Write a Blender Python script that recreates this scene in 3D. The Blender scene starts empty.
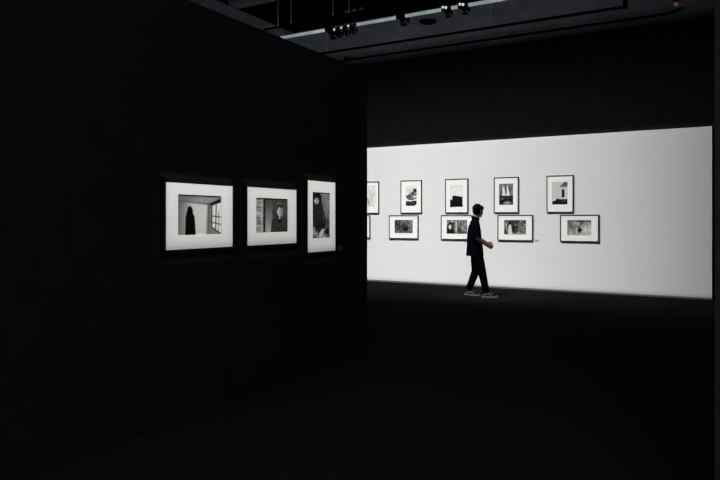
import bpy, bmesh, math, random
import numpy as np
from mathutils import Vector, Matrix, Euler
random.seed(4)
C = bpy.context.scene.collection
R = math.radians
THETA = math.atan(375/646)          # yaw of the camera against the room
CAM_H = 1.45
WALL_Y = 13.15                      # far wall
LEFT_X = -3.394                     # near black wall
FX = 646.0

# ---------------------------------------------------------------- materials
def s2l(v):
    return v/12.92 if v <= .04045 else ((v+.055)/1.055)**2.4

def mat(name, col, rough=.9, spec=.0, metal=0., emit=None, estr=0., noise=None, nscale=20., bump=0., bscale=200.):
    m = bpy.data.materials.new(name); m.use_nodes = True
    nt = m.node_tree; b = nt.nodes['Principled BSDF']
    b.inputs['Base Color'].default_value = (*col, 1)
    b.inputs['Roughness'].default_value = rough
    b.inputs['Specular IOR Level'].default_value = spec
    b.inputs['Metallic'].default_value = metal
    if emit:
        b.inputs['Emission Color'].default_value = (*emit, 1)
        b.inputs['Emission Strength'].default_value = estr
    tc = nt.nodes.new('ShaderNodeTexCoord')
    if noise:
        n = nt.nodes.new('ShaderNodeTexNoise'); n.inputs['Scale'].default_value = nscale
        n.inputs['Detail'].default_value = 6
        nt.links.new(tc.outputs['Object'], n.inputs['Vector'])
        r = nt.nodes.new('ShaderNodeValToRGB')
        r.color_ramp.elements[0].position = .3; r.color_ramp.elements[1].position = .7
        r.color_ramp.elements[0].color = (*[c*(1-noise) for c in col], 1)
        r.color_ramp.elements[1].color = (*[c*(1+noise) for c in col], 1)
        nt.links.new(n.outputs['Fac'], r.inputs['Fac'])
        nt.links.new(r.outputs['Color'], b.inputs['Base Color'])
    if bump:
        n2 = nt.nodes.new('ShaderNodeTexNoise'); n2.inputs['Scale'].default_value = bscale
        nt.links.new(tc.outputs['Object'], n2.inputs['Vector'])
        bp = nt.nodes.new('ShaderNodeBump'); bp.inputs['Strength'].default_value = bump
        nt.links.new(n2.outputs['Fac'], bp.inputs['Height'])
        nt.links.new(bp.outputs['Normal'], b.inputs['Normal'])
    return m

M = dict(
    white_wall=mat('white_wall_paint', (.735, .742, .735), noise=.012, nscale=1.2, bump=.05),
    black_wall=mat('black_wall_paint', (.019, .0192, .024), noise=.12, nscale=6),
    floor=mat('dark_carpet', (.030, .031, .037), noise=.3, nscale=60, bump=.3, bscale=400),
    ceiling=mat('dark_grey_ceiling', (.20, .215, .25), noise=.2, nscale=1.5),
    high=mat('black_ceiling', (.007, .0075, .009), noise=.2, nscale=2),
    skirting=mat('grey_skirting', (.22, .225, .21)),
    brown=mat('brown_textured_wall', (.038, .033, .023), noise=.25, nscale=30, bump=.4, bscale=150),
    frame=mat('dark_frame_wood', (.006, .006, .0065), rough=.8, spec=.02, noise=.2, nscale=40),
    frame_grey=mat('charcoal_frame', (.035, .036, .038), rough=.5, spec=.2, noise=.2, nscale=40),
    mat=mat('mat_board', (.87, .88, .86), noise=.01, nscale=50),
    backing=mat('backing_board', (.1, .08, .06)),
    pipe=mat('black_pipe', (.006, .006, .007), rough=.8),
    tube=mat('glowing_pale_rail', (.5, .55, .58), rough=.35, spec=.4, emit=(.70, .79, .86), estr=.32, noise=.1),  # pale steel rail; emission stands in for spots lighting it
    cable=mat('steel_cable', (.3, .3, .3), rough=.4, spec=.4, emit=(.5, .5, .52), estr=.045),  # slight emission stands in for light caught by the steel
    fixture=mat('black_fixture', (.008, .008, .009), rough=.7, spec=.02),
    glow=mat('glint_glow', (.8, .8, .8), emit=(.85, .92, 1.), estr=.7),  # emission paints glints on the spotlights, not a lamp part
    glass=mat('lamp_lens', (.05, .05, .055), rough=.3, spec=.2),
    red=mat('reddish_clamp', (.05, .028, .026), rough=.5, emit=(.5, .25, .22), estr=.035),  # the clamp is no lamp; slight emission lifts its reddish tone
    card=mat('label_card', (.6, .6, .58)),
    card_dark=mat('label_card_grey', (.12, .12, .125)),
    ink=mat('label_ink', (.05, .05, .05)),
    skin=mat('skin', (.52, .275, .20), rough=.6, spec=.25, noise=.08, nscale=30),
    shirt=mat('navy_cloth', (.007, .009, .018), rough=.95, noise=.3, nscale=25, bump=.25, bscale=60),
    trousers=mat('black_cloth', (.008, .008, .010), rough=.95, noise=.3, nscale=25),
    hair=mat('black_hair', (.005, .005, .006), rough=.6, spec=.08, noise=.4, nscale=60, bump=.5, bscale=90),
    white_cloth=mat('white_cloth', (.55, .56, .55)),
    sock=mat('grey_sock', (.16, .16, .165)),
    shoe=mat('dark_shoe_canvas', (.018, .018, .02), noise=.3, nscale=80),
    sole=mat('white_rubber', (.75, .76, .75), rough=.6),
    grey_trim=mat('grey_shoe_trim', (.5, .51, .52)),
    eye=mat('eye_white', (.5, .5, .5), rough=.2, spec=.5),
    iris=mat('dark_iris', (.01, .007, .005), rough=.2, spec=.5),
    lip=mat('lips', (.22, .08, .07), rough=.5),
)

# ---------------------------------------------------------------- mesh helpers
def box_bm(bm, x0, x1, y0, y1, z0, z1, mi=0, bevel=0):
    r = bmesh.ops.create_cube(bm, size=1)
    for v in r['verts']:
        v.co = Vector((x0+(v.co.x+.5)*(x1-x0), y0+(v.co.y+.5)*(y1-y0), z0+(v.co.z+.5)*(z1-z0)))
    for f in {f for v in r['verts'] for f in v.link_faces}: f.material_index = mi
    if bevel:
        bmesh.ops.bevel(bm, geom=list({e for v in r['verts'] for e in v.link_edges}), offset=bevel, segments=2, affect='EDGES')

def tube_bm(bm, a, b, r0, r1=None, seg=12, cap=True):
    a, b = Vector(a), Vector(b); r1 = r0 if r1 is None else r1
    d = b-a; q = d.to_track_quat('Z', 'Y').to_matrix().to_4x4()
    m = Matrix.Translation((a+b)/2) @ q
    return bmesh.ops.create_cone(bm, cap_ends=cap, segments=seg, radius1=r0, radius2=r1, depth=d.length, matrix=m)

def ell_bm(bm, c, r, rot=None, seg=20):
    m = Matrix.Translation(Vector(c)) @ (rot.to_matrix().to_4x4() if rot else Matrix()) @ Matrix.Diagonal((*r, 1))
    bmesh.ops.create_uvsphere(bm, u_segments=seg, v_segments=max(8, seg*2//3), radius=1, matrix=m)

def cap_bm(bm, a, b, r0, r1, seg=14):
    tube_bm(bm, a, b, r0, r1, seg)
    ell_bm(bm, a, (r0,)*3, seg=seg); ell_bm(bm, b, (r1,)*3, seg=seg)

def chain_bm(bm, pts, rad, seg=14):
    for i in range(len(pts)-1): cap_bm(bm, pts[i], pts[i+1], rad[i], rad[i+1], seg)

def loft_bm(bm, rings, seg=28):
    # ring: centre, rx, ry, yaw
    vs = []
    for (c, rx, ry, yaw) in rings:
        row = []
        for k in range(seg):
            t = 2*math.pi*k/seg
            x, y = rx*math.cos(t), ry*math.sin(t)
            row.append(bm.verts.new((c[0]+x*math.cos(yaw)-y*math.sin(yaw), c[1]+x*math.sin(yaw)+y*math.cos(yaw), c[2])))
        vs.append(row)
    for i in range(len(vs)-1):
        for k in range(seg):
            bm.faces.new((vs[i][k], vs[i][(k+1) % seg], vs[i+1][(k+1) % seg], vs[i+1][k]))
    bm.faces.new(list(reversed(vs[0]))); bm.faces.new(vs[-1])

def obj(name, bm, m, parent=None, smooth=False, **props):
    me = bpy.data.meshes.new(name); bmesh.ops.recalc_face_normals(bm, faces=bm.faces)
    bm.to_mesh(me); bm.free()
    for x in (m if isinstance(m, (list, tuple)) else [m]): me.materials.append(x)
    if smooth: me.polygons.foreach_set('use_smooth', [True]*len(me.polygons))
    o = bpy.data.objects.new(name, me); C.objects.link(o)
    if parent: o.parent = parent
    for k, v in props.items(): o[k] = v
    return o

def empty(name, loc, label, cat, group=None, rotz=0):
    o = bpy.data.objects.new(name, None); C.objects.link(o); o.empty_display_size = .1
    o.location = loc; o.rotation_euler = (0, 0, rotz); tag(o, label, cat, group); return o

def tag(o, label, cat, group=None):
    o['label'] = label; o['category'] = cat
    if group: o['group'] = group

def blob(name, bm, m, parent, voxel=.007, smooth_it=4, factor=.5):
    """join the shapes of bm into one continuous surface"""
    me = bpy.data.meshes.new('t'); bmesh.ops.recalc_face_normals(bm, faces=bm.faces); bm.to_mesh(me); bm.free()
    t = bpy.data.objects.new('t', me); C.objects.link(t)
    md = t.modifiers.new('r', 'REMESH'); md.mode = 'VOXEL'; md.voxel_size = voxel
    sm = t.modifiers.new('s', 'SMOOTH'); sm.factor = factor; sm.iterations = smooth_it
    dg = bpy.context.evaluated_depsgraph_get(); dg.update()
    nm = bpy.data.meshes.new_from_object(t.evaluated_get(dg))
    bpy.data.objects.remove(t); bpy.data.meshes.remove(me)
    nm.name = name; nm.materials.clear(); nm.materials.append(m)
    nm.polygons.foreach_set('use_smooth', [True]*len(nm.polygons))
    o = bpy.data.objects.new(name, nm); C.objects.link(o); o.parent = parent
    return o

def struct_box(name, x0, x1, y0, y1, z0, z1, m, bevel=0):
    bm = bmesh.new(); box_bm(bm, x0, x1, y0, y1, z0, z1, bevel=bevel)
    return obj(name, bm, m, kind='structure')

# ---------------------------------------------------------------- setting
RIGHT_END = -.355
TOPZ = 5.09
struct_box('floor', -9.8, 3.5, -3.0, WALL_Y+.25, -.1, 0, M['floor'])
struct_box('wall_far', -9.5, RIGHT_END, WALL_Y, WALL_Y+.06, .035, 3.11, M['white_wall'])
struct_box('baseboard_far', -9.5, RIGHT_END, WALL_Y+.004, WALL_Y+.06, 0, .035, M['skirting'])
struct_box('wall_back', -9.8, 3.5, WALL_Y+.06, WALL_Y+.25, 0, 7.1, M['black_wall'])
struct_box('wall_left', LEFT_X-.35, LEFT_X, -3.0, 6.0, 0, 3.02, M['black_wall'])
struct_box('wall_right', -.068, 1.9, 2.85, 3.10, 0, 6.3, M['brown'])
struct_box('wall_side', -9.8, -9.5, 4.0, WALL_Y+.06, 0, 7.1, M['black_wall'])
# ceiling: high black void, a lower grey soffit next to the far wall, beams to the left
struct_box('ceiling', -9.8, 3.5, -3.0, WALL_Y+.25, 7.1, 7.2, M['high'])
struct_box('trim_1', -7.46, 3.5, 10.28, WALL_Y+.06, TOPZ, 5.6, M['ceiling'])
struct_box('trim_2', -9.5, -7.46, 4.0, WALL_Y+.06, TOPZ, 5.7, M['ceiling'])
struct_box('trim_3', -7.46, 3.5, 8.36, 8.62, TOPZ, 5.55, M['ceiling'])
struct_box('trim_5', -7.46, -7.44, 4.0, 10.25, TOPZ-.004, 5.75, M['high'])  # thin black sheet added to put shade on the beam's side
struct_box('trim_4', -7.46, 3.5, 10.25, 10.28, TOPZ-.005, 5.7, M['high'])  # black sheet over the soffit front, shade put in as colour

def framed_light(name, loc, rotz, energy, x0, x1, z0, z1, D, feather=.03, spill=0., wash=None, radius=.04, color=(1, .995, .98), spill_top=None):
    """a framing projector looking level along its local -Z (local Y up): its four shutters cut the beam to the
    rectangle x0..x1, z0..z1 on a wall at distance D; wash=(centre, sigma) gives a wall-washer's even beam"""
    L = bpy.data.lights.new(name, 'SPOT'); L.energy = energy; L.spot_size = R(170); L.spot_blend = .2
    L.shadow_soft_size = radius; L.color = color; L.use_nodes = True
    nt = L.node_tree; N = nt.nodes; em = next(n for n in N if n.type == 'EMISSION')
    tc = N.new('ShaderNodeTexCoord'); sp = N.new('ShaderNodeSeparateXYZ'); nt.links.new(tc.outputs['Normal'], sp.inputs[0])
    def mth(op, a, b=None, c=None):
        n = N.new('ShaderNodeMath'); n.operation = op
        for i, q in enumerate((a, b, c)):
            if q is None: continue
            if isinstance(q, (int, float)): n.inputs[i].default_value = q
            else: nt.links.new(q, n.inputs[i])
        return n.outputs[0]
    def ramp(v, a, b):
        n = N.new('ShaderNodeMapRange'); n.interpolation_type = 'SMOOTHSTEP'
        nt.links.new(v, n.inputs['Value']); n.inputs['From Min'].default_value = a; n.inputs['From Max'].default_value = b
        return n.outputs['Result']
    nz = mth('MAXIMUM', mth('ABSOLUTE', sp.outputs['Z']), .05)
    tx = mth('DIVIDE', sp.outputs['X'], nz); ty = mth('DIVIDE', sp.outputs['Y'], nz)
    dz = loc[2]; f = feather
    m = mth('MULTIPLY', ramp(ty, (z0-f-dz)/D, (z0+f-dz)/D), ramp(ty, (z1+f-dz)/D, (z1-f-dz)/D))
    if spill_top:
        m = mth('ADD', m, mth('MULTIPLY', mth('MULTIPLY', ramp(ty, (spill_top[1]-dz)/D, (z1-dz)/D), ramp(ty, (z1-.1-dz)/D, (z1-dz)/D)), spill_top[0]))
    if wash:
        g = mth('DIVIDE', mth('SUBTRACT', tx, wash[0]/D), wash[1]/D*1.41421)
        g = mth('EXPONENT', mth('MULTIPLY', mth('MULTIPLY', g, g), -1))
        m = mth('MULTIPLY', mth('MULTIPLY', m, g), mth('DIVIDE', 1, mth('POWER', nz, 3)))
    else:
        m = mth('MULTIPLY', m, mth('MULTIPLY', ramp(tx, (x0-f)/D, (x0+f)/D), ramp(tx, (x1+f)/D, (x1-f)/D)))
    if wash: m = mth('ADD', m, mth('MULTIPLY', ramp(ty, (z0-.1-dz)/D, (z0-.6-dz)/D), .10))
    if spill: m = mth('ADD', m, spill)
    nt.links.new(m, em.inputs['Strength'])
    o = bpy.data.objects.new(name, L); C.objects.link(o); o.location = loc; o.rotation_euler = (R(90), 0, rotz)
    return o

# ---------------------------------------------------------------- photographs (procedural prints)
class Paint:
    def __init__(s, w, h, v=.5, seed=0):
        s.w, s.h = w, h; s.S = 1
        s.u, s.v = np.meshgrid((np.arange(w)+.5)/w, (np.arange(h)+.5)/h)
        s.a = np.full((h, w), float(v)); s.rg = np.random.RandomState(seed)
    def put(s, m, val, k=1.): s.a = s.a*(1-m*k)+np.asarray(val)*m*k
    def poly(s, pts, val, k=1.):
        ins = np.zeros_like(s.a, bool); n = len(pts)
        for i in range(n):
            (x0, y0), (x1, y1) = pts[i], pts[(i+1) % n]
            if y0 == y1: continue
            c = (y0 > s.v) != (y1 > s.v)
            ins ^= c & (s.u < (x1-x0)*(s.v-y0)/(y1-y0)+x0)
        s.put(ins.astype(float), val, k)
    def ell(s, cx, cy, rx, ry, val, soft=.15, k=1.):
        d = np.sqrt(((s.u-cx)/rx)**2+((s.v-cy)/ry)**2)
        s.put(np.clip((1+soft-d)/(2*soft), 0, 1), val, k)
    def line(s, x0, y0, x1, y1, w, val, k=1.):
        dx, dy = x1-x0, y1-y0; asp = s.h/s.w
        L = dx*dx+dy*dy*asp*asp
        t = np.clip(((s.u-x0)*dx+(s.v-y0)*dy*asp*asp)/L, 0, 1)
        d = np.sqrt((s.u-x0-t*dx)**2+((s.v-y0-t*dy)*asp)**2)
        s.put(np.clip(1.5-d/w, 0, 1), val, k)
    def noise(s, amp, cx, cy, mask=None):
        g = s.rg.rand(cy+3, cx+3)
        x = s.u*cx; y = s.v*cy; xi = x.astype(int); yi = y.astype(int); fx = x-xi; fy = y-yi
        fx = fx*fx*(3-2*fx); fy = fy*fy*(3-2*fy)
        n = (g[yi, xi]*(1-fx)+g[yi, xi+1]*fx)*(1-fy)+(g[yi+1, xi]*(1-fx)+g[yi+1, xi+1]*fx)*fy
        s.a = s.a+(n-.5)*2*amp*(1 if mask is None else mask)
    def done(s, blur=1):
        a = s.a
        for _ in range(blur):
            p = np.pad(a, 1, mode='edge'); a = (p[:-2, 1:-1]+p[2:, 1:-1]+p[1:-1, :-2]+p[1:-1, 2:]+2*p[1:-1, 1:-1])/6
        return np.clip(a, .01, .95)

def pr_cloak():
    p = Paint(132, 112, .66, 1)
    p.a = .42+.38*np.clip((p.u)/.35, 0, 1)-.12*np.clip((.45-p.v), 0, 1)*np.clip(1-p.u*1.6, 0, 1)*2
    p.ell(.55, .6, .18, .35, .90, .9, .7)
    p.poly([(0, 0), (1, 0), (1, .12), (.70, .225), (0, .15)], .50)
    p.ell(.55, .13, .35, .06, .68, .9, .7)
    p.ell(.08, .1, .2, .08, .34, .9, .6)
    p.poly([(0, 0), (1, 0), (1, .045), (0, .025)], .16)
    p.line(0, .155, .70, .235, .008, .30)
    p.poly([(.68, .23), (1, .12), (1, 1), (.68, 1)], .50)
    p.line(.70, .24, .67, 1, .03, .34, .6)
    p.poly([(.70, .22), (1, .06), (1, .17), (.78, .27)], .12)
    p.poly([(.78, .26), (1, .17), (1, .98), (.77, .80)], .92)
    for a in ((.78, .25, .77, .80), (.88, .24, .865, .88), (.77, .80, 1, .97), (.78, .52, 1, .55), (.77, .68, 1, .74)):
        p.line(*a, .009, .10)
    p.line(.94, .4, .94, .93, .006, .35)
    p.poly([(.22, .37), (.235, .31), (.27, .285), (.31, .30), (.335, .36), (.345, .47), (.37, .50), (.385, .62), (.405, 1), (.175, 1), (.185, .55), (.20, .47)], .03)
    p.noise(.02, 40, 34); return p.done(1)

def pr_woman():
    p = Paint(112, 124, .30, 2)
    p.a = np.where(p.u < .27, .58, .26+.42*np.clip(p.v*1.1-.05, 0, 1)*np.clip(1.25-abs(p.u-.38)*3, .2, 1))
    m = (p.u < .24).astype(float)
    p.noise(.2, 10, 34, m); p.noise(.16, 26, 50, m)
    p.line(.11, 0, .11, 1, .012, .36, .5); p.line(.2, 0, .2, 1, .02, .78, .6)
    p.line(.265, 0, .265, 1, .028, .10)
    p.a = np.where(p.v < .04, .12, p.a); p.a = np.where(p.v > .975, .14, p.a)
    p.poly([(.46, 1), (.49, .64), (.56, .54), (.90, .50), (1, .54), (1, 1)], .20); p.noise(.05, 16, 12, (p.u > .5)*(p.v > .55))
    p.ell(.72, .36, .20, .30, .22, .15); p.ell(.60, .5, .08, .22, .20, .3)
    for i in range(11):
        q = (i-5)/5
        p.line(.72+.06*q, .09+abs(q)*.03, .725+.17*q, .30, .007, .50, .55); p.line(.725+.17*q, .30, .70+.17*q+.02, .58, .007, .46 if abs(q) > .4 else .2, .5)
    p.ell(.745, .375, .095, .15, .78, .1)
    p.ell(.81, .38, .045, .14, .50, .4, .7)
    p.poly([(.64, .20), (.84, .19), (.85, .29), (.80, .25), (.765, .31), (.72, .24), (.68, .33), (.64, .33)], .17)
    p.line(.695, .35, .73, .345, .010, .15); p.line(.775, .345, .81, .35, .010, .15)
    p.line(.755, .36, .75, .415, .006, .45); p.line(.73, .458, .775, .458, .010, .25)
    p.ell(.735, .57, .035, .045, .66, .4)
    p.ell(.76, .65, .06, .04, .06, .5); p.line(.66, .5, .72, .72, .02, .08, .7)
    p.noise(.04, 30, 34); return p.done(1)

def pr_seated():
    p = Paint(76, 170, .46, 3)
    p.noise(.2, 5, 14); p.noise(.16, 16, 40)
    p.ell(.78, .22, .25, .26, .60, .7, .5)
    for i in range(6): p.line(.55+.08*i, .02, .6+.07*i, .55, .012, .3, .5)
    for i in range(4): p.line(.5, .05+.06*i, 1, .04+.06*i, .012, .72, .5)
    p.poly([(0, 0), (.42, 0), (.50, .14), (.58, .32), (.70, .46), (.82, .62), (.74, .78), (.6, .80), (.35, .88), (.2, .80), (0, .68)], .13)
    p.noise(.06, 8, 18, p.a < .25); p.ell(.66, .52, .06, .14, .34, .6, .6); p.ell(.8, .46, .06, .12, .5, .6, .6)
    p.ell(.28, .15, .25, .12, .09, .1)
    p.ell(.255, .185, .13, .075, .84, .12); p.ell(.34, .19, .05, .06, .5, .5, .7)
    p.line(.17, .17, .22, .168, .02, .2); p.line(.28, .168, .33, .17, .02, .2); p.line(.21, .222, .29, .222, .02, .35)
    p.line(.25, .185, .24, .2, .014, .5)
    p.poly([(.1, .12), (.4, .11), (.41, .15), (.25, .13), (.12, .165)], .08)
    p.poly([(.40, .98), (.42, .88), (.55, .80), (.68, .79), (.64, .88), (.52, .97)], .80)
    p.line(.02, .83, .4, .97, .04, .70); p.line(.0, .95, .3, .92, .02, .4); p.line(.05, .78, .3, .86, .02, .4)
    p.ell(.88, .85, .12, .1, .10, .5); p.ell(.9, .65, .1, .1, .25, .6); p.noise(.05, 20, 46)
    return p.done(1)

def pr_reeds():
    p = Paint(50, 70, .88, 4)
    for i in range(16):
        x = p.rg.rand(); y = .2+.6*p.rg.rand()
        p.line(x, y, x-.12+.24*p.rg.rand(), y+.28, .02, .45, .6)
    p.ell(.25, .62, .12, .1, .3, .5); p.noise(.05, 8, 12); return p.done(1)

def pr_rocks():
    p = Paint(60, 84, .90, 5)
    p.noise(.04, 6, 8); p.ell(.4, .25, .35, .1, .75, .8, .6)
    p.poly([(.0, .55), (.08, .42), (.2, .44), (.34, .36), (.5, .38), (.6, .26), (.68, .24), (.70, .15), (.98, .13), (1, .42), (.9, .5), (.72, .50), (.6, .60), (.3, .62), (.12, .60)], .46)
    p.noise(.30, 11, 12, (p.v < .64)*(p.a < .8)); p.noise(.15, 22, 26, (p.v < .64)*(p.a < .8))
    p.ell(.83, .22, .14, .09, .14, .4); p.ell(.62, .34, .14, .05, .22, .5); p.ell(.25, .5, .1, .04, .15, .5)
    p.poly([(.15, .62), (.5, .64), (.6, .60), (1, .56), (1, .62), (.55, .70), (.2, .68)], .20)
    p.line(.2, .64, .9, .6, .012, .6)
    p.poly([(.0, .82), (.1, .75), (.25, .74), (.4, .78), (.6, .74), (.9, .72), (1, .76), (.97, .88), (.82, .97), (.5, 1), (.02, .97)], .08)
    p.noise(.12, 16, 20, (p.v > .72)*(p.a < .3)); p.line(.35, .86, .8, .84, .018, .5); p.line(.1, .86, .25, .84, .02, .4); return p.done(1)

def pr_dark_block():
    p = Paint(60, 90, .90, 6)
    p.line(.0, .06, .7, .05, .012, .68, .6)
    p.poly([(.18, .48), (.32, .46), (.96, .53), (.92, .60), (.95, 1), (0, 1), (0, .66), (.18, .64)], .05)
    p.line(.05, .68, .9, .66, .012, .22); p.line(.3, .55, .85, .6, .012, .18)
    p.noise(.03, 12, 18); return p.done(1)

def pr_waterfall():
    p = Paint(64, 92, .45, 7)
    p.noise(.25, 6, 4)
    for i in range(12): p.line(i/11, 0, i/11, .6, .015, .15+.5*(i % 3 == 0), .6)
    p.poly([(.2, .55), (.26, .2), (.34, .1), (.48, .55)], .86); p.poly([(.52, .56), (.54, .12), (.62, .1), (.76, .56)], .88)
    p.poly([(.48, 0), (.53, 0), (.53, .5), (.49, .5)], .12)
    p.poly([(0, .60), (1, .56), (1, 1), (0, 1)], .14); p.noise(.14, 9, 12, p.v > .58)
    p.ell(.58, .9, .25, .07, .58, .4); p.ell(.2, .7, .12, .05, .35, .4); return p.done(1)

def pr_pillar():
    p = Paint(64, 92, .80, 8)
    p.noise(.03, 4, 14)
    for i in range(5): p.line(0, .15+.14*i, .6, .15+.14*i, .006, .7, .5)
    p.poly([(.48, .24), (.62, .1), (.75, 0), (1, 0), (1, .24)], .42); p.noise(.15, 14, 14, (p.v < .25)*(p.u > .5))
    p.poly([(.62, .34), (.78, .33), (.78, .65), (.72, .70), (.62, .66)], .07)
    p.poly([(0, .86), (.25, .80), (.3, .72), (.5, .76), (1, .76), (1, 1), (0, 1)], .09)
    p.noise(.1, 12, 12, p.v > .78); p.line(.55, .85, .95, .83, .015, .45); return p.done(1)

def pr_wood():
    p = Paint(88, 64, .36, 9)
    p.noise(.22, 14, 8); p.noise(.14, 30, 18)
    for i in range(12):
        x = p.rg.rand(); p.line(x, 0, x+.06*p.rg.rand()-.03, .85, .012, .12 if i % 3 else .66, .6)
    p.ell(.6, .65, .14, .22, .10, .5); p.ell(.1, .3, .12, .3, .2, .6); return p.done(1)

def pr_wood_pale():
    p = Paint(88, 64, .45, 10)
    p.noise(.22, 12, 8); p.noise(.16, 26, 18)
    p.poly([(.02, 1), (.04, .4), (.14, .15), (.26, .2), (.36, .75), (.4, 1)], .10)
    p.ell(.17, .5, .07, .17, .85, .3); p.ell(.47, .4, .03, .5, .85, .5)
    p.ell(.8, .6, .12, .15, .72, .6, .6); p.ell(.62, .75, .09, .18, .2, .6); return p.done(1)

def pr_cascade():
    p = Paint(92, 64, .35, 11)
    p.noise(.25, 10, 6); p.noise(.16, 26, 14)
    for i in range(10): x = .35+.07*i; p.line(x, 0, x-.03, .8, .010, .1, .6)
    p.poly([(.2, .98), (.19, .6), (.22, .34), (.30, .3), (.34, .5), (.35, .8), (.40, .96)], .86); p.line(.28, .4, .3, .9, .012, .55, .6); p.ell(.45, .6, .07, .3, .12, .4, .8)
    p.ell(.26, .2, .05, .12, .1, .4); p.ell(.1, .4, .05, .3, .75, .6, .7)
    p.poly([(.45, .9), (1, .86), (1, 1), (.45, 1)], .66, .7); p.ell(.04, .85, .06, .15, .1, .5); return p.done(1)

def pr_hill():
    p = Paint(96, 64, .55, 12)
    p.a = .5+.25*np.clip(p.v*1.3, 0, 1)*np.clip(p.u+.2, 0, 1)
    p.noise(.16, 7, 5); p.noise(.08, 22, 10)
    p.ell(.6, .04, .25, .08, .2, .5); p.ell(.88, .05, .14, .08, .35, .6); p.ell(.12, .15, .12, .25, .36, .7, .7)
    for i in range(5): p.line(.0, .45+.1*i, .4, .25+.14*i, .01, .42, .6)
    p.ell(.5, .46, .03, .05, .1, .3); p.poly([(.42, .66), (.46, .52), (.54, .50), (.60, .58), (.63, .66), (.57, .72), (.56, .86), (.53, .76), (.50, .84), (.47, .92), (.46, .76)], .10)
    p.ell(.57, .48, .05, .05, .72, .5, .6); p.noise(.06, 30, 20)
    p.a = np.maximum(p.a, np.clip((p.v-.9)*8, 0, .8)); return p.done(1)

_t = M['tube'].node_tree; _n = _t.nodes.new('ShaderNodeTexNoise'); _n.inputs['Scale'].default_value = 1.7; _n.inputs['Detail'].default_value = 3  # noise in the emission paints uneven highlights along the rail
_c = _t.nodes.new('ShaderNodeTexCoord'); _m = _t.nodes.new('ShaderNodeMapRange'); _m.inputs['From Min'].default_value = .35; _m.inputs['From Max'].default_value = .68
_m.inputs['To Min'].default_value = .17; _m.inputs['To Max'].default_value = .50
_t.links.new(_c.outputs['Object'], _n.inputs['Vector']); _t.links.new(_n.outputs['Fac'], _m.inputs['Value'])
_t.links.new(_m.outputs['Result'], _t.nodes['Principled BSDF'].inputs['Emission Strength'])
MP = bpy.data.materials.new('silver_print'); MP.use_nodes = True
_nt = MP.node_tree; _b = _nt.nodes['Principled BSDF']; _at = _nt.nodes.new('ShaderNodeVertexColor'); _at.layer_name = 'tone'
_nt.links.new(_at.outputs['Color'], _b.inputs['Base Color']); _b.inputs['Roughness'].default_value = .6
_b.inputs['Specular IOR Level'].default_value = .05

def print_mesh(a, w, h, y, parent, cx=0, cz=0):
    """a flat sheet in the local XZ plane facing -Y; one point per tone"""
    hh, ww = a.shape
    xs = np.linspace(-w/2, w/2, ww)+cx; zs = np.linspace(h/2, -h/2, hh)+cz
    X, Z = np.meshgrid(xs, zs); co = np.stack([X, np.full_like(X, y), Z], -1).reshape(-1, 3)
    i = np.arange(hh*ww).reshape(hh, ww)
    f = np.stack([i[:-1, :-1], i[1:, :-1], i[1:, 1:], i[:-1, 1:]], -1).reshape(-1, 4)
    me = bpy.data.meshes.new('photographic_print'); me.from_pydata(co.tolist(), [], f.tolist())
    at = me.color_attributes.new('tone', 'FLOAT_COLOR', 'POINT')
    g = a.reshape(-1); l = np.where(g <= .04045, g/12.92, ((g+.055)/1.055)**2.4)
    at.data.foreach_set('color', np.stack([l, l, l*.985, np.ones_like(l)], -1).astype(np.float32).reshape(-1))
    me.materials.append(MP)
    o = bpy.data.objects.new('photographic_print', me); C.objects.link(o); o.parent = parent
    return o

def framed(loc, rotz, W, H, pw, ph, px, pz, a, label, group, fm, bw=.018, dep=.038):
    """loc = centre of the picture on the wall surface, facing local -Y"""
    t = empty('framed_photograph', loc, label, 'picture', group, rotz)
    bm = bmesh.new()
    o = [(-W/2, -H/2), (W/2, -H/2), (W/2, H/2), (-W/2, H/2)]
    n = [(-W/2+bw, -H/2+bw), (W/2-bw, -H/2+bw), (W/2-bw, H/2-bw), (-W/2+bw, H/2-bw)]
    V = lambda p, y: bm.verts.new((p[0], y, p[1]))
    of, nf, ob, nb = [V(p, -dep) for p in o], [V(p, -dep) for p in n], [V(p, -.001) for p in o], [V(p, -.001) for p in n]
    for k in range(4):
        j = (k+1) % 4
        for q in ((of[k], of[j], nf[j], nf[k]), (ob[k], nb[k], nb[j], ob[j]), (of[k], ob[k], ob[j], of[j]), (nf[k], nf[j], nb[j], nb[k])): bm.faces.new(q)
    bmesh.ops.bevel(bm, geom=[e for e in bm.edges if all(abs(v.co.y+dep) < 1e-5 for v in e.verts)], offset=.0015, segments=1, affect='EDGES')
    obj('frame', bm, fm, t)
    # mat board with a bevelled window
    bm = bmesh.new(); e = .0005; W2, H2 = W/2-bw-e, H/2-bw-e; y0, y1 = -.026, -.020
    o = [(-W2, -H2), (W2, -H2), (W2, H2), (-W2, H2)]
    wx0, wx1, wz0, wz1 = px-pw/2, px+pw/2, pz-ph/2, pz+ph/2
    n = [(wx0, wz0), (wx1, wz0), (wx1, wz1), (wx0, wz1)]
    q_ = .0015; n2 = [(wx0+q_, wz0+q_), (wx1-q_, wz0+q_), (wx1-q_, wz1-q_), (wx0+q_, wz1-q_)]
    A, B, D = [V(p, y0) for p in o], [V(p, y0) for p in n], [V(p, y1) for p in n2]
    for k in range(4):
        j = (k+1) % 4; bm.faces.new((A[k], A[j], B[j], B[k])); bm.faces.new((B[k], B[j], D[j], D[k]))
    obj('mat_board', bm, M['mat'], t)
    bm = bmesh.new(); box_bm(bm, -W2, W2, -.012, -.004, -H2, H2)
    obj('backing_board', bm, M['backing'], t)
    print_mesh(a, pw+.004, ph+.004, -.0185, t, px, pz)
    return t

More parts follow.
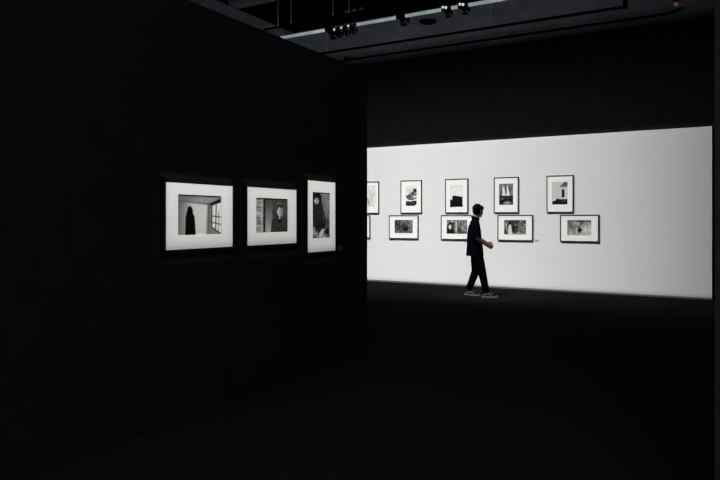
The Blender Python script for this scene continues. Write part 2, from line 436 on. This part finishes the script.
def left_Y(px, off=.023):
    t = (px-360)/FX; d = -(LEFT_X+off)/(math.sin(THETA)-math.cos(THETA)*t); return d*(t*math.sin(THETA)+math.cos(THETA)), d
def far_X(px, Y=WALL_Y):
    t = (px-360)/FX; return Y*(math.cos(THETA)*t-math.sin(THETA))/(math.sin(THETA)*t+math.cos(THETA))
def far_D(px, Y=WALL_Y):
    t = (px-360)/FX; return Y/(math.sin(THETA)*t+math.cos(THETA))

# near wall: three pictures (mat area measured; frame around it)
PICE = [.98, .93, .92]; FE = 565
G1 = 'framed photographs on the near black wall'
bw = .03
for (xa, xb, za, zb, pxa, pxb, pza, pzb, a, lab) in (
    (165.3, 232.3, (181.6, 250.3), None, 177.7, 221.2, 194.2, 235.6, pr_cloak(), 'black framed photograph of a cloaked figure beside a barred window, on near black wall'),
    (246.8, 296.1, (186.5, 245.8), None, 255.9, 287.7, 197.6, 232.8, pr_woman(), 'black framed photograph of long-haired woman beside lace curtain, middle one on near black wall'),
    (307.2, 335.0, (179.9, 252.7), None, 312.4, 329.7, 191.9, 238.6, pr_seated(), 'tall narrow framed photograph of seated dark-haired woman, nearest the near wall corner')):
    (Ya, da), (Yb, _) = left_Y(xa), left_Y(xb)
    z1 = CAM_H+(219-za[0])*da/FX; z0 = CAM_H+(219-za[1])*da/FX
    w, h = Yb-Ya+2*bw, z1-z0+2*bw
    cy, cz = (Ya+Yb)/2, (z0+z1)/2
    (Yp, dp), (Yq, _) = left_Y(pxa), left_Y(pxb)
    q1 = CAM_H+(219-pza)*dp/FX; q0 = CAM_H+(219-pzb)*dp/FX
    framed((LEFT_X+.001, cy, cz), R(90), w, h, Yq-Yp, q1-q0, (Yp+Yq)/2-cy, (q0+q1)/2-cz, a, lab, G1, M['frame'], bw=bw, dep=.03)
    framed_light('picture_spot', (LEFT_X+2.1, cy, 4.5), R(90), PICE[0]*FE, -(w/2-.015), w/2-.015, z0-.045, z1+.018, 2.1, .02, .003, color=(1, .998, .97))
    PICE.pop(0)

# far wall: two rows
GP, GL = 'upright framed photographs on the white wall', 'wide framed photographs on the white wall'
zc = 1.948; zl = 1.268
for (x0, pr, pw, ph, ox, oz, lab) in (
    (-7.637, pr_reeds(), .32, .48, 0, .02, 'upright framed pale photograph of reeds, cut off by the near black wall edge'),
    (-6.553, pr_rocks(), .27, .44, .0, .015, 'upright framed photograph of dark rocks in pale water, second from left on white wall'),
    (-5.468, pr_dark_block(), .30, .46, .0, -.01, 'upright framed photograph of solid black shape under pale sky, above the person'),
    (-4.374, pr_waterfall(), .30, .44, .0, .015, 'upright framed photograph of white falls over dark pool, right of the person'),
    (-3.280, pr_pillar(), .30, .45, .0, .015, 'upright framed photograph of dark pillar over black shore, rightmost of the upper row')):
    framed((x0+.2625, WALL_Y-.001, zc), 0, .525, .742, pw, ph, ox, oz, pr, lab, GP, M['frame_grey'])
for (x0, pr, pw, ph, ox, oz, lab) in (
    (-8.085, pr_hill()[:, ::-1], .46, .29, 0, .01, 'wide framed photograph, only its right edge visible beside the near black wall'),
    (-6.850, pr_wood(), .455, .30, -.0, .01, 'wide framed photograph of dark tangled wood, lower left on white wall'),
    (-5.570, pr_wood_pale(), .47, .30, -.0, .01, 'wide framed photograph of pale and dark foliage, partly behind the person'),
    (-4.293, pr_cascade(), .455, .30, -.0, .01, 'wide framed photograph of white form among dark trunks, just right of the person'),
    (-3.014, pr_hill(), .455, .30, -.0, .01, 'wide framed photograph of small dark figure on misty hill, rightmost lower one')):
    framed((x0+.369, WALL_Y-.001, zl), 0, .738, .533, pw, ph, ox, oz, pr, lab, GL, M['frame_grey'])

# caption cards
def card(loc, rotz, w, h, m, label):
    t = empty('caption_card', loc, label, 'label', None, rotz)
    bm = bmesh.new(); box_bm(bm, -w/2, w/2, -.006, -.001, -h/2, h/2, bevel=.001); obj('card', bm, m, t)
    bm = bmesh.new()
    for i in range(3): box_bm(bm, -w*.4, w*(.35-.15*(i == 2)), -.0065, -.006, h*(.28-.22*i)-.002, h*(.28-.22*i)+.001)
    obj('text_line', bm, M['ink'], t)
cy, cd = left_Y(340.3, .005); card((LEFT_X+.001, cy, CAM_H-29.5*cd/FX), R(90), .085, .055, M['card_dark'], 'small dark caption card right of the tall narrow photograph')
cx = far_X(537); card((cx, WALL_Y-.001, CAM_H-(240.3-219)*far_D(537)/FX), 0, .085, .035, M['card'], 'tiny caption card on white wall right of the white form photograph')

# ---------------------------------------------------------------- ceiling rigging
RY, RZ = 9.6, 4.8
def line_z(py, px, Y): return CAM_H+(219-py)*far_D(px, Y)/FX
def seg(name, px0, px1, Y, z, r, m, label, cat, group=None, rails=False):
    x0, x1 = far_X(px0, Y), far_X(px1, Y)
    t = empty(name, (x0, Y, z), label, cat, group)
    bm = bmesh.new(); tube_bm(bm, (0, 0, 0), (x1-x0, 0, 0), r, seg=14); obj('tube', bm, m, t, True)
    for k, xx in enumerate((0, x1-x0)):
        bm = bmesh.new(); tube_bm(bm, (xx-.02, 0, 0), (xx+.02, 0, 0), r*1.2, seg=14); obj('end_cap', bm, M['fixture'], t, True)
    return t
GT = 'glowing pale rails along the ceiling batten'
seg('glow_rail', 280, 326.5, RY, RZ, .027, M['tube'], 'leftmost glowing pale rail, emerging above the near black wall', 'light', GT)
seg('glow_rail', 356, 397.5, RY, RZ, .027, M['tube'], 'glowing pale rail right of the three clustered spotlights', 'light', GT)
seg('glow_rail', 404.5, 443, RY, RZ, .027, M['tube'], 'glowing pale rail left of the bright twin spotlights', 'light', GT)
seg('glow_rail', 450.5, 459.5, RY, RZ, .027, M['tube'], 'short glowing pale rail between the two bright right spotlights', 'light', GT)
seg('glow_rail', 467.5, 512, RY, RZ, .027, M['tube'], 'rightmost glowing pale rail, running out of the top of the picture', 'light', GT)
BZ = RZ+.21
t = empty('batten_pipe', (far_X(264, RY), RY, BZ), 'black batten pipe running just above the row of glowing pale rails', 'pipe')
bm = bmesh.new(); tube_bm(bm, (0, 0, 0), (8.5, 0, 0), .022); obj('pipe', bm, M['pipe'], t, True)
for px in (285, 322, 361, 393, 409, 438, 455, 473, 500):
    bm = bmesh.new(); xx = far_X(px, RY)-t.location.x; tube_bm(bm, (xx, 0, -.02), (xx, 0, RZ-BZ+.026), .008)
    box_bm(bm, xx-.02, xx+.02, -.03, .03, -.03, .03, bevel=.004); obj('hanger', bm, M['pipe'], t)
# conduits hanging below the soffit
Y1 = 10.5; z1 = line_z(41.5, 400, Y1)
t = empty('hanging_rail', (far_X(300, Y1), Y1, z1), 'thin black rail hung on cables below the grey ceiling, ending in an upturned end', 'rail')
bm = bmesh.new(); x1 = far_X(626, Y1)-t.location.x; box_bm(bm, 0, x1, -.02, .02, -.02, .02, bevel=.004); obj('rail', bm, M['pipe'], t)
bm = bmesh.new(); box_bm(bm, x1-.04, x1+.02, -.03, .03, -.03, TOPZ-z1, bevel=.004); obj('rail_end', bm, M['pipe'], t)
Y2 = 12.4; z2 = line_z(45.2, 450, Y2)
t = empty('ceiling_conduit', (far_X(335, Y2), Y2, z2), 'black conduit along the top of the far wall, bending up at its right end', 'pipe')
bm = bmesh.new(); x2 = far_X(662, Y2)-t.location.x
pts = [(0, 0, 0), (x2, 0, 0)]+[(x2+.35*math.sin(k*R(15)), -.0, .12*(1-math.cos(k*R(15)))) for k in range(1, 7)]
for i in range(len(pts)-1): tube_bm(bm, pts[i], pts[i+1], .026)
obj('pipe', bm, M['pipe'], t, True)
for xx in np.linspace(.5, x2-.3, 6):
    bm = bmesh.new(); tube_bm(bm, (xx, 0, 0), (xx, 0, TOPZ-z2), .005, seg=8); obj('bracket', bm, M['pipe'], t)
# cables
GC = 'thin suspension cables from the ceiling'
def cable(px, Y, ztop, zbot, label):
    x = far_X(px, Y); bm = bmesh.new(); tube_bm(bm, (0, 0, 0), (0, 0, ztop-zbot), .0055, seg=8)
    tube_bm(bm, (0, 0, 0), (0, 0, .05), .012, seg=8)
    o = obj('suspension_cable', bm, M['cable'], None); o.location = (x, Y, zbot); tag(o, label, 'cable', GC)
cable(203, 8.1, 7.1, 4.35, 'thin cable hanging above the near black wall, leftmost of all cables')
cable(270, RY, 7.1, BZ+.02, 'thin cable holding the left end of the batten pipe')
cable(278, RY, 7.1, BZ+.02, 'thin cable close right of the one at the batten pipe end')
cable(291, RY, 7.1, BZ+.02, 'third thin cable from the left end of the batten pipe')
cable(333, RY, 7.1, BZ+.02, 'thin cable just left of the three reddish clamps')
cable(349, RY, 7.1, BZ+.02, 'thin cable reaching down between the reddish clamps')
cable(327, Y1, TOPZ, z1+.02, 'thin cable to the hanging rail below the leftmost glowing rail')
cable(400, Y1, TOPZ, z1+.02, 'thin cable to the hanging rail below the single dark spotlight')
cable(491, Y1, TOPZ, z1+.02, 'thin cable to the hanging rail right of the bright twin spotlights')
cable(594, Y1, TOPZ, z1+.02, 'rightmost thin cable, near the upturned end of the rail')

# spotlights
GS = 'black spotlights on the ceiling rail'
WY = WALL_Y; WASH = 315
def spotlight(px, Y, z, hang, label, glow=0, s=1., tilt=-16, light=None, yaw=0, hr=.022):
    x = far_X(px, Y)
    t = empty('spotlight', (x, Y, z), label, 'spotlight', GS)
    T = Euler((R(tilt), 0, R(yaw))).to_matrix()          # local +Y is the beam
    P = lambda *p: T @ Vector([c*s for c in p])
    bm = bmesh.new(); tube_bm(bm, P(0, -.10, 0), P(0, .09, 0), .055*s, .062*s, 18)
    tube_bm(bm, P(0, -.13, 0), P(0, -.10, 0), .035*s, .055*s, 18)
    for k in range(4):
        yy = -.09+.03*k; tube_bm(bm, P(0, yy, 0), P(0, yy+.008, 0), .064*s, seg=18)
    obj('housing', bm, M['fixture'], t)
    bm = bmesh.new(); tube_bm(bm, P(0, .0905, 0), P(0, .096, 0), .054*s, seg=18); obj('lens', bm, M['glass'], t)
    for a in range(4):
        q = Matrix.Rotation(R(90*a), 3, 'Y'); bm = bmesh.new()
        c = [(-.05, .095, .062), (.05, .095, .062), (.065, .16, .085), (-.065, .16, .085)]
        vs = [bm.verts.new(P(*(q @ Vector(p)))) for p in c]+[bm.verts.new(P(*(q @ Vector((p[0], p[1], p[2]+.003))))) for p in c]
        for f in ((0, 1, 2, 3), (7, 6, 5, 4), (0, 4, 5, 1), (1, 5, 6, 2), (2, 6, 7, 3), (3, 7, 4, 0)): bm.faces.new([vs[i] for i in f])
        obj('barn_door', bm, M['fixture'], t)
    bm = bmesh.new()
    for sx in (-1, 1):
        a, b = P(sx*.068, 0, 0), Vector((sx*.068*s, 0, .10*s)); tube_bm(bm, a, b, .007*s)
    tube_bm(bm, (-.068*s, 0, .10*s), (.068*s, 0, .10*s), .008*s)
    h_ = hang-z-hr; tube_bm(bm, (0, 0, .10*s), (0, 0, h_), .010*s); box_bm(bm, -.03*s, .03*s, -.03*s, .03*s, h_-.03, h_, bevel=.004)
    obj('yoke', bm, M['fixture'], t)
    if glow:
        bm = bmesh.new()
        for dx, dz in ((-.035, .0), (.035, -.02))[:glow]:
            ell_bm(bm, P(dx, -.125, dz), (.030*s,)*3, seg=12)
        obj('glint_bead', bm, M['glow'], t, True)  # emissive beads that paint glints on the housing
    if light:
        X0 = t.location.x
        framed_light('wall_wash_light', (X0, Y+.1, RZ-.26), 0, light[1]*WASH, 0, 0, .02, 3.16, WY-Y-.1, .05, 0, wash=(light[0]-X0, 1.5), radius=.05, spill_top=(.30, 5.2))
    return t
spotlight(330.5, RY, RZ-.03, BZ, 'large black spotlight left of the clustered lit spotlights', s=.95, light=(-8.2, .80))
spotlight(338, RY, RZ-.07, BZ, 'black spotlight with emissive glint, left one of the cluster of three', 1, .66, light=(-6.4, .74))
spotlight(345, RY, RZ-.06, BZ, 'black spotlight with emissive glint, centre one of the cluster of three', 1, .66)
spotlight(352, RY, RZ-.05, BZ, 'black spotlight with emissive glint, right one of the cluster of three', 1, .66, light=(-4.6, .66))
spotlight(401, RY, RZ+.0, BZ, 'single dark spotlight between two long glowing rails', s=.95)
spotlight(446.5, RY, RZ-.02, BZ, 'spotlight with twin emissive glints, left of the bright pair', 2, .72, light=(-2.8, .55))
spotlight(463.5, RY, RZ-.02, BZ, 'spotlight with twin emissive glints, right of the bright pair', 2, .72, light=(-1.0, .355))
spotlight(345.5, Y2, line_z(55, 345.5, Y2), TOPZ, 'dark spotlight hanging from the grey ceiling near the wall corner', s=.9, tilt=-20, hr=0)
# reddish clamps above the pipe
for px, w_ in ((347, 'left'), (354, 'middle'), (361.5, 'right')):
    t = empty('pipe_clamp', (far_X(px, RY), RY, BZ), 'faint reddish clamp on the batten pipe, %s one of three' % w_, 'clamp', 'reddish clamps on the batten pipe')
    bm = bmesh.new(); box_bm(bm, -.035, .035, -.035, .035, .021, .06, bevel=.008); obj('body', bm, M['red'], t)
    bm = bmesh.new(); tube_bm(bm, (0, 0, .05), (0, 0, .09), .012); tube_bm(bm, (-.03, 0, .09), (.03, 0, .09), .008); obj('wing_bolt', bm, M['fixture'], t)
# ceiling speaker and red-tinged lamp
Ys = 10.9; t = empty('ceiling_speaker', (far_X(428, Ys), Ys, TOPZ), 'round dark disc set in grey ceiling above the hanging rail', 'speaker')
bm = bmesh.new(); tube_bm(bm, (0, 0, -.03), (0, 0, 0), .14, .16, 32); obj('rim', bm, M['pipe'], t)
bm = bmesh.new(); tube_bm(bm, (0, 0, -.034), (0, 0, -.03), .12, seg=32); obj('grille', bm, M['high'], t)
Yr = 11.9; zr = line_z(3.5, 677, Yr)
t = empty('ceiling_lamp', (far_X(677, Yr), Yr, TOPZ), 'small dark ceiling lamp with faint pinkish light, top right of picture', 'lamp')
bm = bmesh.new(); tube_bm(bm, (0, 0, 0), (0, 0, -.05), .05); obj('mount', bm, M['pipe'], t)
bm = bmesh.new(); tube_bm(bm, (0, 0, -.05), (0, 0, -.12), .07, .06, 20); obj('housing', bm, M['red'], t)
bm = bmesh.new(); ell_bm(bm, (-.01, -.05, -.09), (.028,)*3, seg=12)
obj('bulb', bm, mat('pink_bulb', (.3, .2, .2), emit=(.8, .5, .5), estr=.12), t, True)

# ---------------------------------------------------------------- the person
PD = 12.08; pt = (478-360)/FX
PX = PD*(math.cos(THETA)*pt-math.sin(THETA)); PY = PD*(math.sin(THETA)*pt+math.cos(THETA))
person = empty('person', (PX, PY, 0), 'person in dark navy shirt, black trousers and white-soled shoes walking past white wall', 'person', None, THETA-R(12))
def yawed(c, dx, dy, a):           # offset in a frame turned by a about z
    return (c[0]+dx*math.cos(a)-dy*math.sin(a), c[1]+dx*math.sin(a)+dy*math.cos(a), c[2])
TY = R(14)                          # chest turned toward the wall
HY = R(42)                          # head turned toward the wall
HC = Vector((.005, 0, 1.60))        # head centre
Hm = Matrix.Translation(HC) @ Matrix.Rotation(HY, 4, 'Z') @ Matrix.Rotation(R(4), 4, 'Y')
def HP(x, y, z): return Hm @ Vector((x, y, z))
hrot = Hm.to_euler()
ch = (-.062, 0, 1.375)
RS = yawed(ch, 0, -.165, TY); LS = yawed(ch, 0, .165, TY)
RE = Vector((-.005, -.215, 1.085)); LE = Vector((-.01, .20, 1.09))
RW = Vector((.165, -.105, .965)); LW = Vector((.175, .045, .990))
hipR = Vector((-.02, -.09, .88)); hipL = Vector((-.05, .09, .88))
knR = Vector((.075, -.10, .47)); knL = Vector((-.045, .10, .47))
anR = Vector((.155, -.11, .095)); anL = Vector((-.175, .10, .115))

def hand(bm, wrist, d, n, t, side):
    d = d.normalized(); t = (t-d*t.dot(d)).normalized(); n = d.cross(t)*side; 
    P = lambda a, b, c: wrist+d*a+t*b+n*c
    for k, b in enumerate((.028, .0095, -.0095, -.027)):
        cap_bm(bm, P(.0, b*.55, 0), P(.082-.004*abs(k-1), b, 0), .0145, .0115, 10)
    ln = (.070, .078, .073, .057)
    for k, b in enumerate((.0285, .0095, -.0098, -.028)):
        base = P(.082-.004*abs(k-1), b, 0); ang = .35+.1*k; cur = base
        for j, f in enumerate((.45, .31, .24)):
            dd = d*math.cos(ang)+n*math.sin(ang)+t*(b*.8)
            nx = cur+dd*ln[k]*f; cap_bm(bm, cur, nx, .0088-.0008*j, .0080-.0008*j, 10); cur = nx; ang += .42
    a, b_, c_ = P(.018, .026, .004), P(.05, .056, .014), P(.080, .064, .026)
    chain_bm(bm, [a, b_, c_, P(.102, .062, .038)], [.013, .0105, .0095, .0075], 10)

bm = bmesh.new()
# torso, hips and neck
loft_bm(bm, [((-.04, 0, .84), .085, .13, TY*.4), ((-.045, 0, .92), .095, .15, TY*.5), ((-.05, 0, 1.05), .085, .125, TY*.7), ((-.065, 0, 1.22), .095, .145, TY),
             ((-.06, 0, 1.34), .075, .14, TY), ((-.055, 0, 1.40), .055, .09, TY), ((-.05, 0, 1.46), .045, .06, TY)])
cap_bm(bm, (-.05, 0, 1.42), HP(-.02, 0, -.06), .056, .052)
for S, E_, W_ in ((RS, RE, RW), (LS, LE, LW)):
    chain_bm(bm, [Vector(S), (Vector(S)*.6+Vector(E_)*.4), Vector(E_)], [.047, .043, .037]); chain_bm(bm, [E_, E_.lerp(W_, .35), W_], [.037, .038, .025])
for h_, k_, a_ in ((hipR, knR, anR), (hipL, knL, anL)):
    chain_bm(bm, [h_, k_], [.08, .052]); chain_bm(bm, [k_, k_.lerp(a_, .35), a_], [.05, .052, .034])
    chain_bm(bm, [a_, a_+Vector((.10, 0, -.055))], [.033, .024])
hand(bm, RW, Vector((.82, .22, -.42)), None, Vector((.35, .1, .8)), -1)
hand(bm, LW, Vector((.80, -.42, -.42)), None, Vector((.35, -.1, .8)), 1)
# head
ell_bm(bm, HP(-.005, 0, .02), (.092, .074, .095), hrot, 28)
ell_bm(bm, HP(.022, 0, -.045), (.062, .056, .072), hrot, 24)
ell_bm(bm, HP(.066, 0, -.098), (.022, .026, .018), hrot, 16)      # chin
for s_ in (-1, 1):
    ell_bm(bm, HP(.052, s_*.038, -.022), (.028, .024, .026), hrot, 14)   # cheek
    ell_bm(bm, HP(-.002, s_*.077, -.012), (.018, .008, .032), hrot, 16)  # ear
    ell_bm(bm, HP(-.004, s_*.080, -.034), (.010, .007, .012), hrot, 10)
    ell_bm(bm, HP(.078, s_*.03, .028), (.014, .026, .009), hrot, 12)     # brow
cap_bm(bm, HP(.088, 0, .012), HP(.107, 0, -.022), .008, .012, 12)        # nose
for s_ in (-1, 1): ell_bm(bm, HP(.098, s_*.012, -.028), (.010, .008, .008), hrot, 10)
ell_bm(bm, HP(.086, 0, -.056), (.010, .024, .006), hrot, 12); ell_bm(bm, HP(.084, 0, -.067), (.010, .020, .007), hrot, 12)
body = blob('body', bm, M['skin'], person, .0052, 3, .5)
for s_ in (-1, 1):
    bm = bmesh.new(); ell_bm(bm, HP(.076, s_*.031, .008), (.013, .014, .011), hrot, 14); e_ = obj('eye', bm, M['eye'], person, True)
    bm = bmesh.new(); ell_bm(bm, HP(.086, s_*.031, .008), (.0045, .006, .006), hrot, 12); obj('iris', bm, M['iris'], e_, True)
bm = bmesh.new(); ell_bm(bm, HP(.091, 0, -.057), (.008, .021, .0045), hrot, 12); ell_bm(bm, HP(.089, 0, -.066), (.008, .017, .005), hrot, 12)
obj('lips', bm, M['lip'], person, True)
# hair
bm = bmesh.new()
ell_bm(bm, HP(-.022, 0, .036), (.098, .088, .094), hrot, 28)
ell_bm(bm, HP(-.045, 0, -.01), (.066, .080, .075), hrot, 24)
ell_bm(bm, HP(-.052, 0, -.050), (.036, .052, .036), hrot, 20)
rg = random.Random(3)
for i in range(70):
    a = rg.uniform(0, 6.28); e = rg.uniform(.15, 1.3)
    dx, dy, dz = math.cos(a)*math.cos(e), math.sin(a)*math.cos(e), math.sin(e)
    p = (-.022+.094*dx, .084*dy, .036+.090*dz)
    cap_bm(bm, HP(*p), HP(p[0]+.028*dx+.012, p[1]+.02*dy, p[2]-.02), .013, .005, 8)
for i in range(9):      # fringe
    y = -.06+.015*i; cap_bm(bm, HP(.055, y, .085), HP(.080-.25*abs(y)*.6, y*1.02, .045+rg.uniform(-.006, .01)), .014, .006, 8)
for s_ in (-1, 1): cap_bm(bm, HP(.02, s_*.076, .04), HP(.022, s_*.078, -.015), .012, .006, 8)
blob('hair', bm, M['hair'], person, .006, 1, .4)
# undershirt collar
bm = bmesh.new(); rings = []
n = 28
for (rz, rr) in ((0.004, .075), (.032, .069)):
    rings.append([bm.verts.new((-.047+rr*math.cos(2*math.pi*k/n), rr*math.sin(2*math.pi*k/n), 1.462+rz-.035*math.cos(2*math.pi*k/n-HY))) for k in range(n)])
for k in range(n): bm.faces.new((rings[0][k], rings[0][(k+1) % n], rings[1][(k+1) % n], rings[1][k]))
o = obj('undershirt_collar', bm, M['white_cloth'], person, True, label='white collar edge at the neck')
md = o.modifiers.new('s', 'SOLIDIFY'); md.thickness = .006; md.offset = 1
# shirt
bm = bmesh.new()
loft_bm(bm, [((-.057, 0, .765), .160, .205, TY), ((-.057, 0, .80), .158, .203, TY), ((-.060, 0, .95), .145, .188, TY), ((-.066, 0, 1.08), .132, .178, TY), ((-.070, 0, 1.20), .126, .178, TY),
             ((-.068, 0, 1.30), .108, .174, TY), ((-.060, 0, 1.37), .086, .150, TY), ((-.052, 0, 1.42), .070, .105, TY), ((-.048, 0, 1.462), .064, .068, TY)])
for S, E_ in ((RS, RE), (LS, LE)):
    S = Vector(S); q = S.lerp(E_, .93)
    chain_bm(bm, [S, S.lerp(E_, .5)], [.056, .062]); tube_bm(bm, S.lerp(E_, .5), q, .062, .063, 18)
rg = random.Random(8)
for i in range(16):     # folds
    a = rg.uniform(0, 6.28); z = rg.uniform(.8, 1.25)
    p = yawed((-.058, 0, z), .135*math.cos(a), .183*math.sin(a), TY); q = yawed((-.058, 0, z-.13), .140*math.cos(a+.35), .190*math.sin(a+.35), TY)
    cap_bm(bm, p, q, .012, .006, 8)
for s_ in range(16):    # collar roll
    a0, a1 = 2*math.pi*s_/16, 2*math.pi*(s_+1)/16
    f = lambda a: Vector((-.048+.070*math.cos(a), .072*math.sin(a), 1.462-.028*math.cos(a-HY)))
    cap_bm(bm, f(a0), f(a1), .012, .012, 8)
blob('shirt', bm, M['shirt'], person, .008, 4, .5)
# trousers
bm = bmesh.new()
loft_bm(bm, [((-.035, 0, .80), .112, .150, TY*.5), ((-.045, 0, .90), .112, .150, TY*.6), ((-.05, 0, .98), .10, .135, TY*.7)])
for h_, k_, a_ in ((hipR, knR, anR), (hipL, knL, anL)):
    chain_bm(bm, [h_, h_.lerp(k_, .5), k_, k_.lerp(a_, .5)], [.088, .092, .078, .068]); tube_bm(bm, k_.lerp(a_, .5), k_.lerp(a_, 1.0), .068, .060, 18)
    for i in range(6):
        f = rg.uniform(.1, .9); p = k_.lerp(a_, f); cap_bm(bm, p+Vector((.045, -.03, 0)), p+Vector((-.05, -.035, .03)), .014, .014, 8)
chain_bm(bm, [(-.03, 0, .82), (-.0, -.0, .62)], [.11, .035])
blob('trousers', bm, M['trousers'], person, .008, 4, .5)
# socks + shoes
def shoe(an, yaw, pitch, lift):
    heel = Vector((an.x-.035, an.y, 0))
    T = Matrix.Translation(Vector((an.x, an.y, lift))) @ Matrix.Rotation(yaw, 4, 'Z') @ Matrix.Rotation(pitch, 4, 'Y')
    P = lambda x, y, z: T @ Vector((x, y, z))
    bm = bmesh.new()
    chain_bm(bm, [P(-.04, 0, .05), P(.02, 0, .055), P(.10, -.0, .045), P(.175, 0, .038)], [.041, .044, .041, .031])
    cap_bm(bm, P(-.02, 0, .055), P(-.008, 0, .098), .042, .046); cap_bm(bm, P(.0, 0, .095), P(.07, 0, .07), .040, .036)
    ell_bm(bm, P(.11, 0, .035), (.115, .045, .028), T.to_euler(), 18)
    s = blob('shoe', bm, M['shoe'], person, .007, 3, .5)
    prof = [(-.085, .018), (-.07, .036), (-.03, .042), (.04, .038), (.11, .050), (.17, .046), (.205, .028), (.215, .0)]
    out = [(x, y) for x, y in prof]+[(x, -y) for x, y in reversed(prof[:-1])]
    bm = bmesh.new(); lo = [bm.verts.new(P(x, y, 0)) for x, y in out]; hi = [bm.verts.new(P(x*1.01, y*1.04, .031)) for x, y in out]
    k = len(out)
    for i in range(k): bm.faces.new((lo[i], lo[(i+1) % k], hi[(i+1) % k], hi[i]))
    bm.faces.new(lo[::-1]); bm.faces.new(hi)
    obj('sole', bm, M['sole'], s, label='white rubber sole')
    bm = bmesh.new()
    for i in range(4): cap_bm(bm, P(.055+.026*i, -.026, .101-.011*i), P(.060+.026*i, .026, .101-.011*i), .006, .006, 8)
    obj('laces', bm, M['sole'], s, True)
    bm = bmesh.new(); cap_bm(bm, P(-.05, -.040, .05), P(.04, -.044, .072), .011, .010, 10); cap_bm(bm, P(.04, -.044, .072), P(.10, -.044, .042), .010, .014, 10)
    ell_bm(bm, P(.175, 0, .040), (.034, .036, .020), T.to_euler(), 16); obj('side_stripe', bm, M['grey_trim'], s, True, label='pale side stripe and toe cap')
    bm = bmesh.new(); tube_bm(bm, P(-.012, 0, .07), Vector(an)+Vector((0, 0, .03)), .047, .046, 18); obj('sock', bm, M['sock'], person, True)
shoe(anR, R(-4), R(0), 0.0)
shoe(anL, R(4), R(5), .012)

L = bpy.data.lights.new('floor_spot', 'SPOT'); L.energy = 190; L.spot_size = R(29); L.spot_blend = 1; L.shadow_soft_size = .12; L.color = (1, .97, .93)
lo = bpy.data.objects.new('floor_spot', L); C.objects.link(lo); lo.location = (far_X(401, RY), RY-.05, RZ-.3)
lo.rotation_euler = (Vector((PX+.05, PY-.05, .80))-lo.location).to_track_quat('-Z', 'Y').to_euler()
# ---------------------------------------------------------------- faint ambient and an added fill lamp
w = bpy.data.worlds.new('world'); bpy.context.scene.world = w; w.use_nodes = True
w.node_tree.nodes['Background'].inputs['Color'].default_value = (.8, .85, 1, 1)
w.node_tree.nodes['Background'].inputs['Strength'].default_value = .012
L = bpy.data.lights.new('fill_light', 'AREA'); L.energy = 92; L.size = 3; L.color = (.98, .96, 1)  # unseen area lamp added behind the camera to lift dark surfaces
lo = bpy.data.objects.new('fill_light', L); C.objects.link(lo); lo.location = (1.1, -2.6, 3.6)
lo.rotation_euler = (Vector((-1.6, 3.2, .6))-lo.location).to_track_quat('-Z', 'Y').to_euler()

# ---------------------------------------------------------------- camera
cam = bpy.data.cameras.new('camera'); co = bpy.data.objects.new('camera', cam); C.objects.link(co)
co.location = (0, 0, CAM_H); co.rotation_euler = (R(90), 0, THETA)
cam.sensor_width = 36; cam.lens = FX/720*36; cam.shift_y = -21/720; cam.clip_start = .05; cam.clip_end = 60
bpy.context.scene.camera = co
bpy.context.scene.view_settings.view_transform = 'Standard'
bpy.context.scene.view_settings.look = 'None'
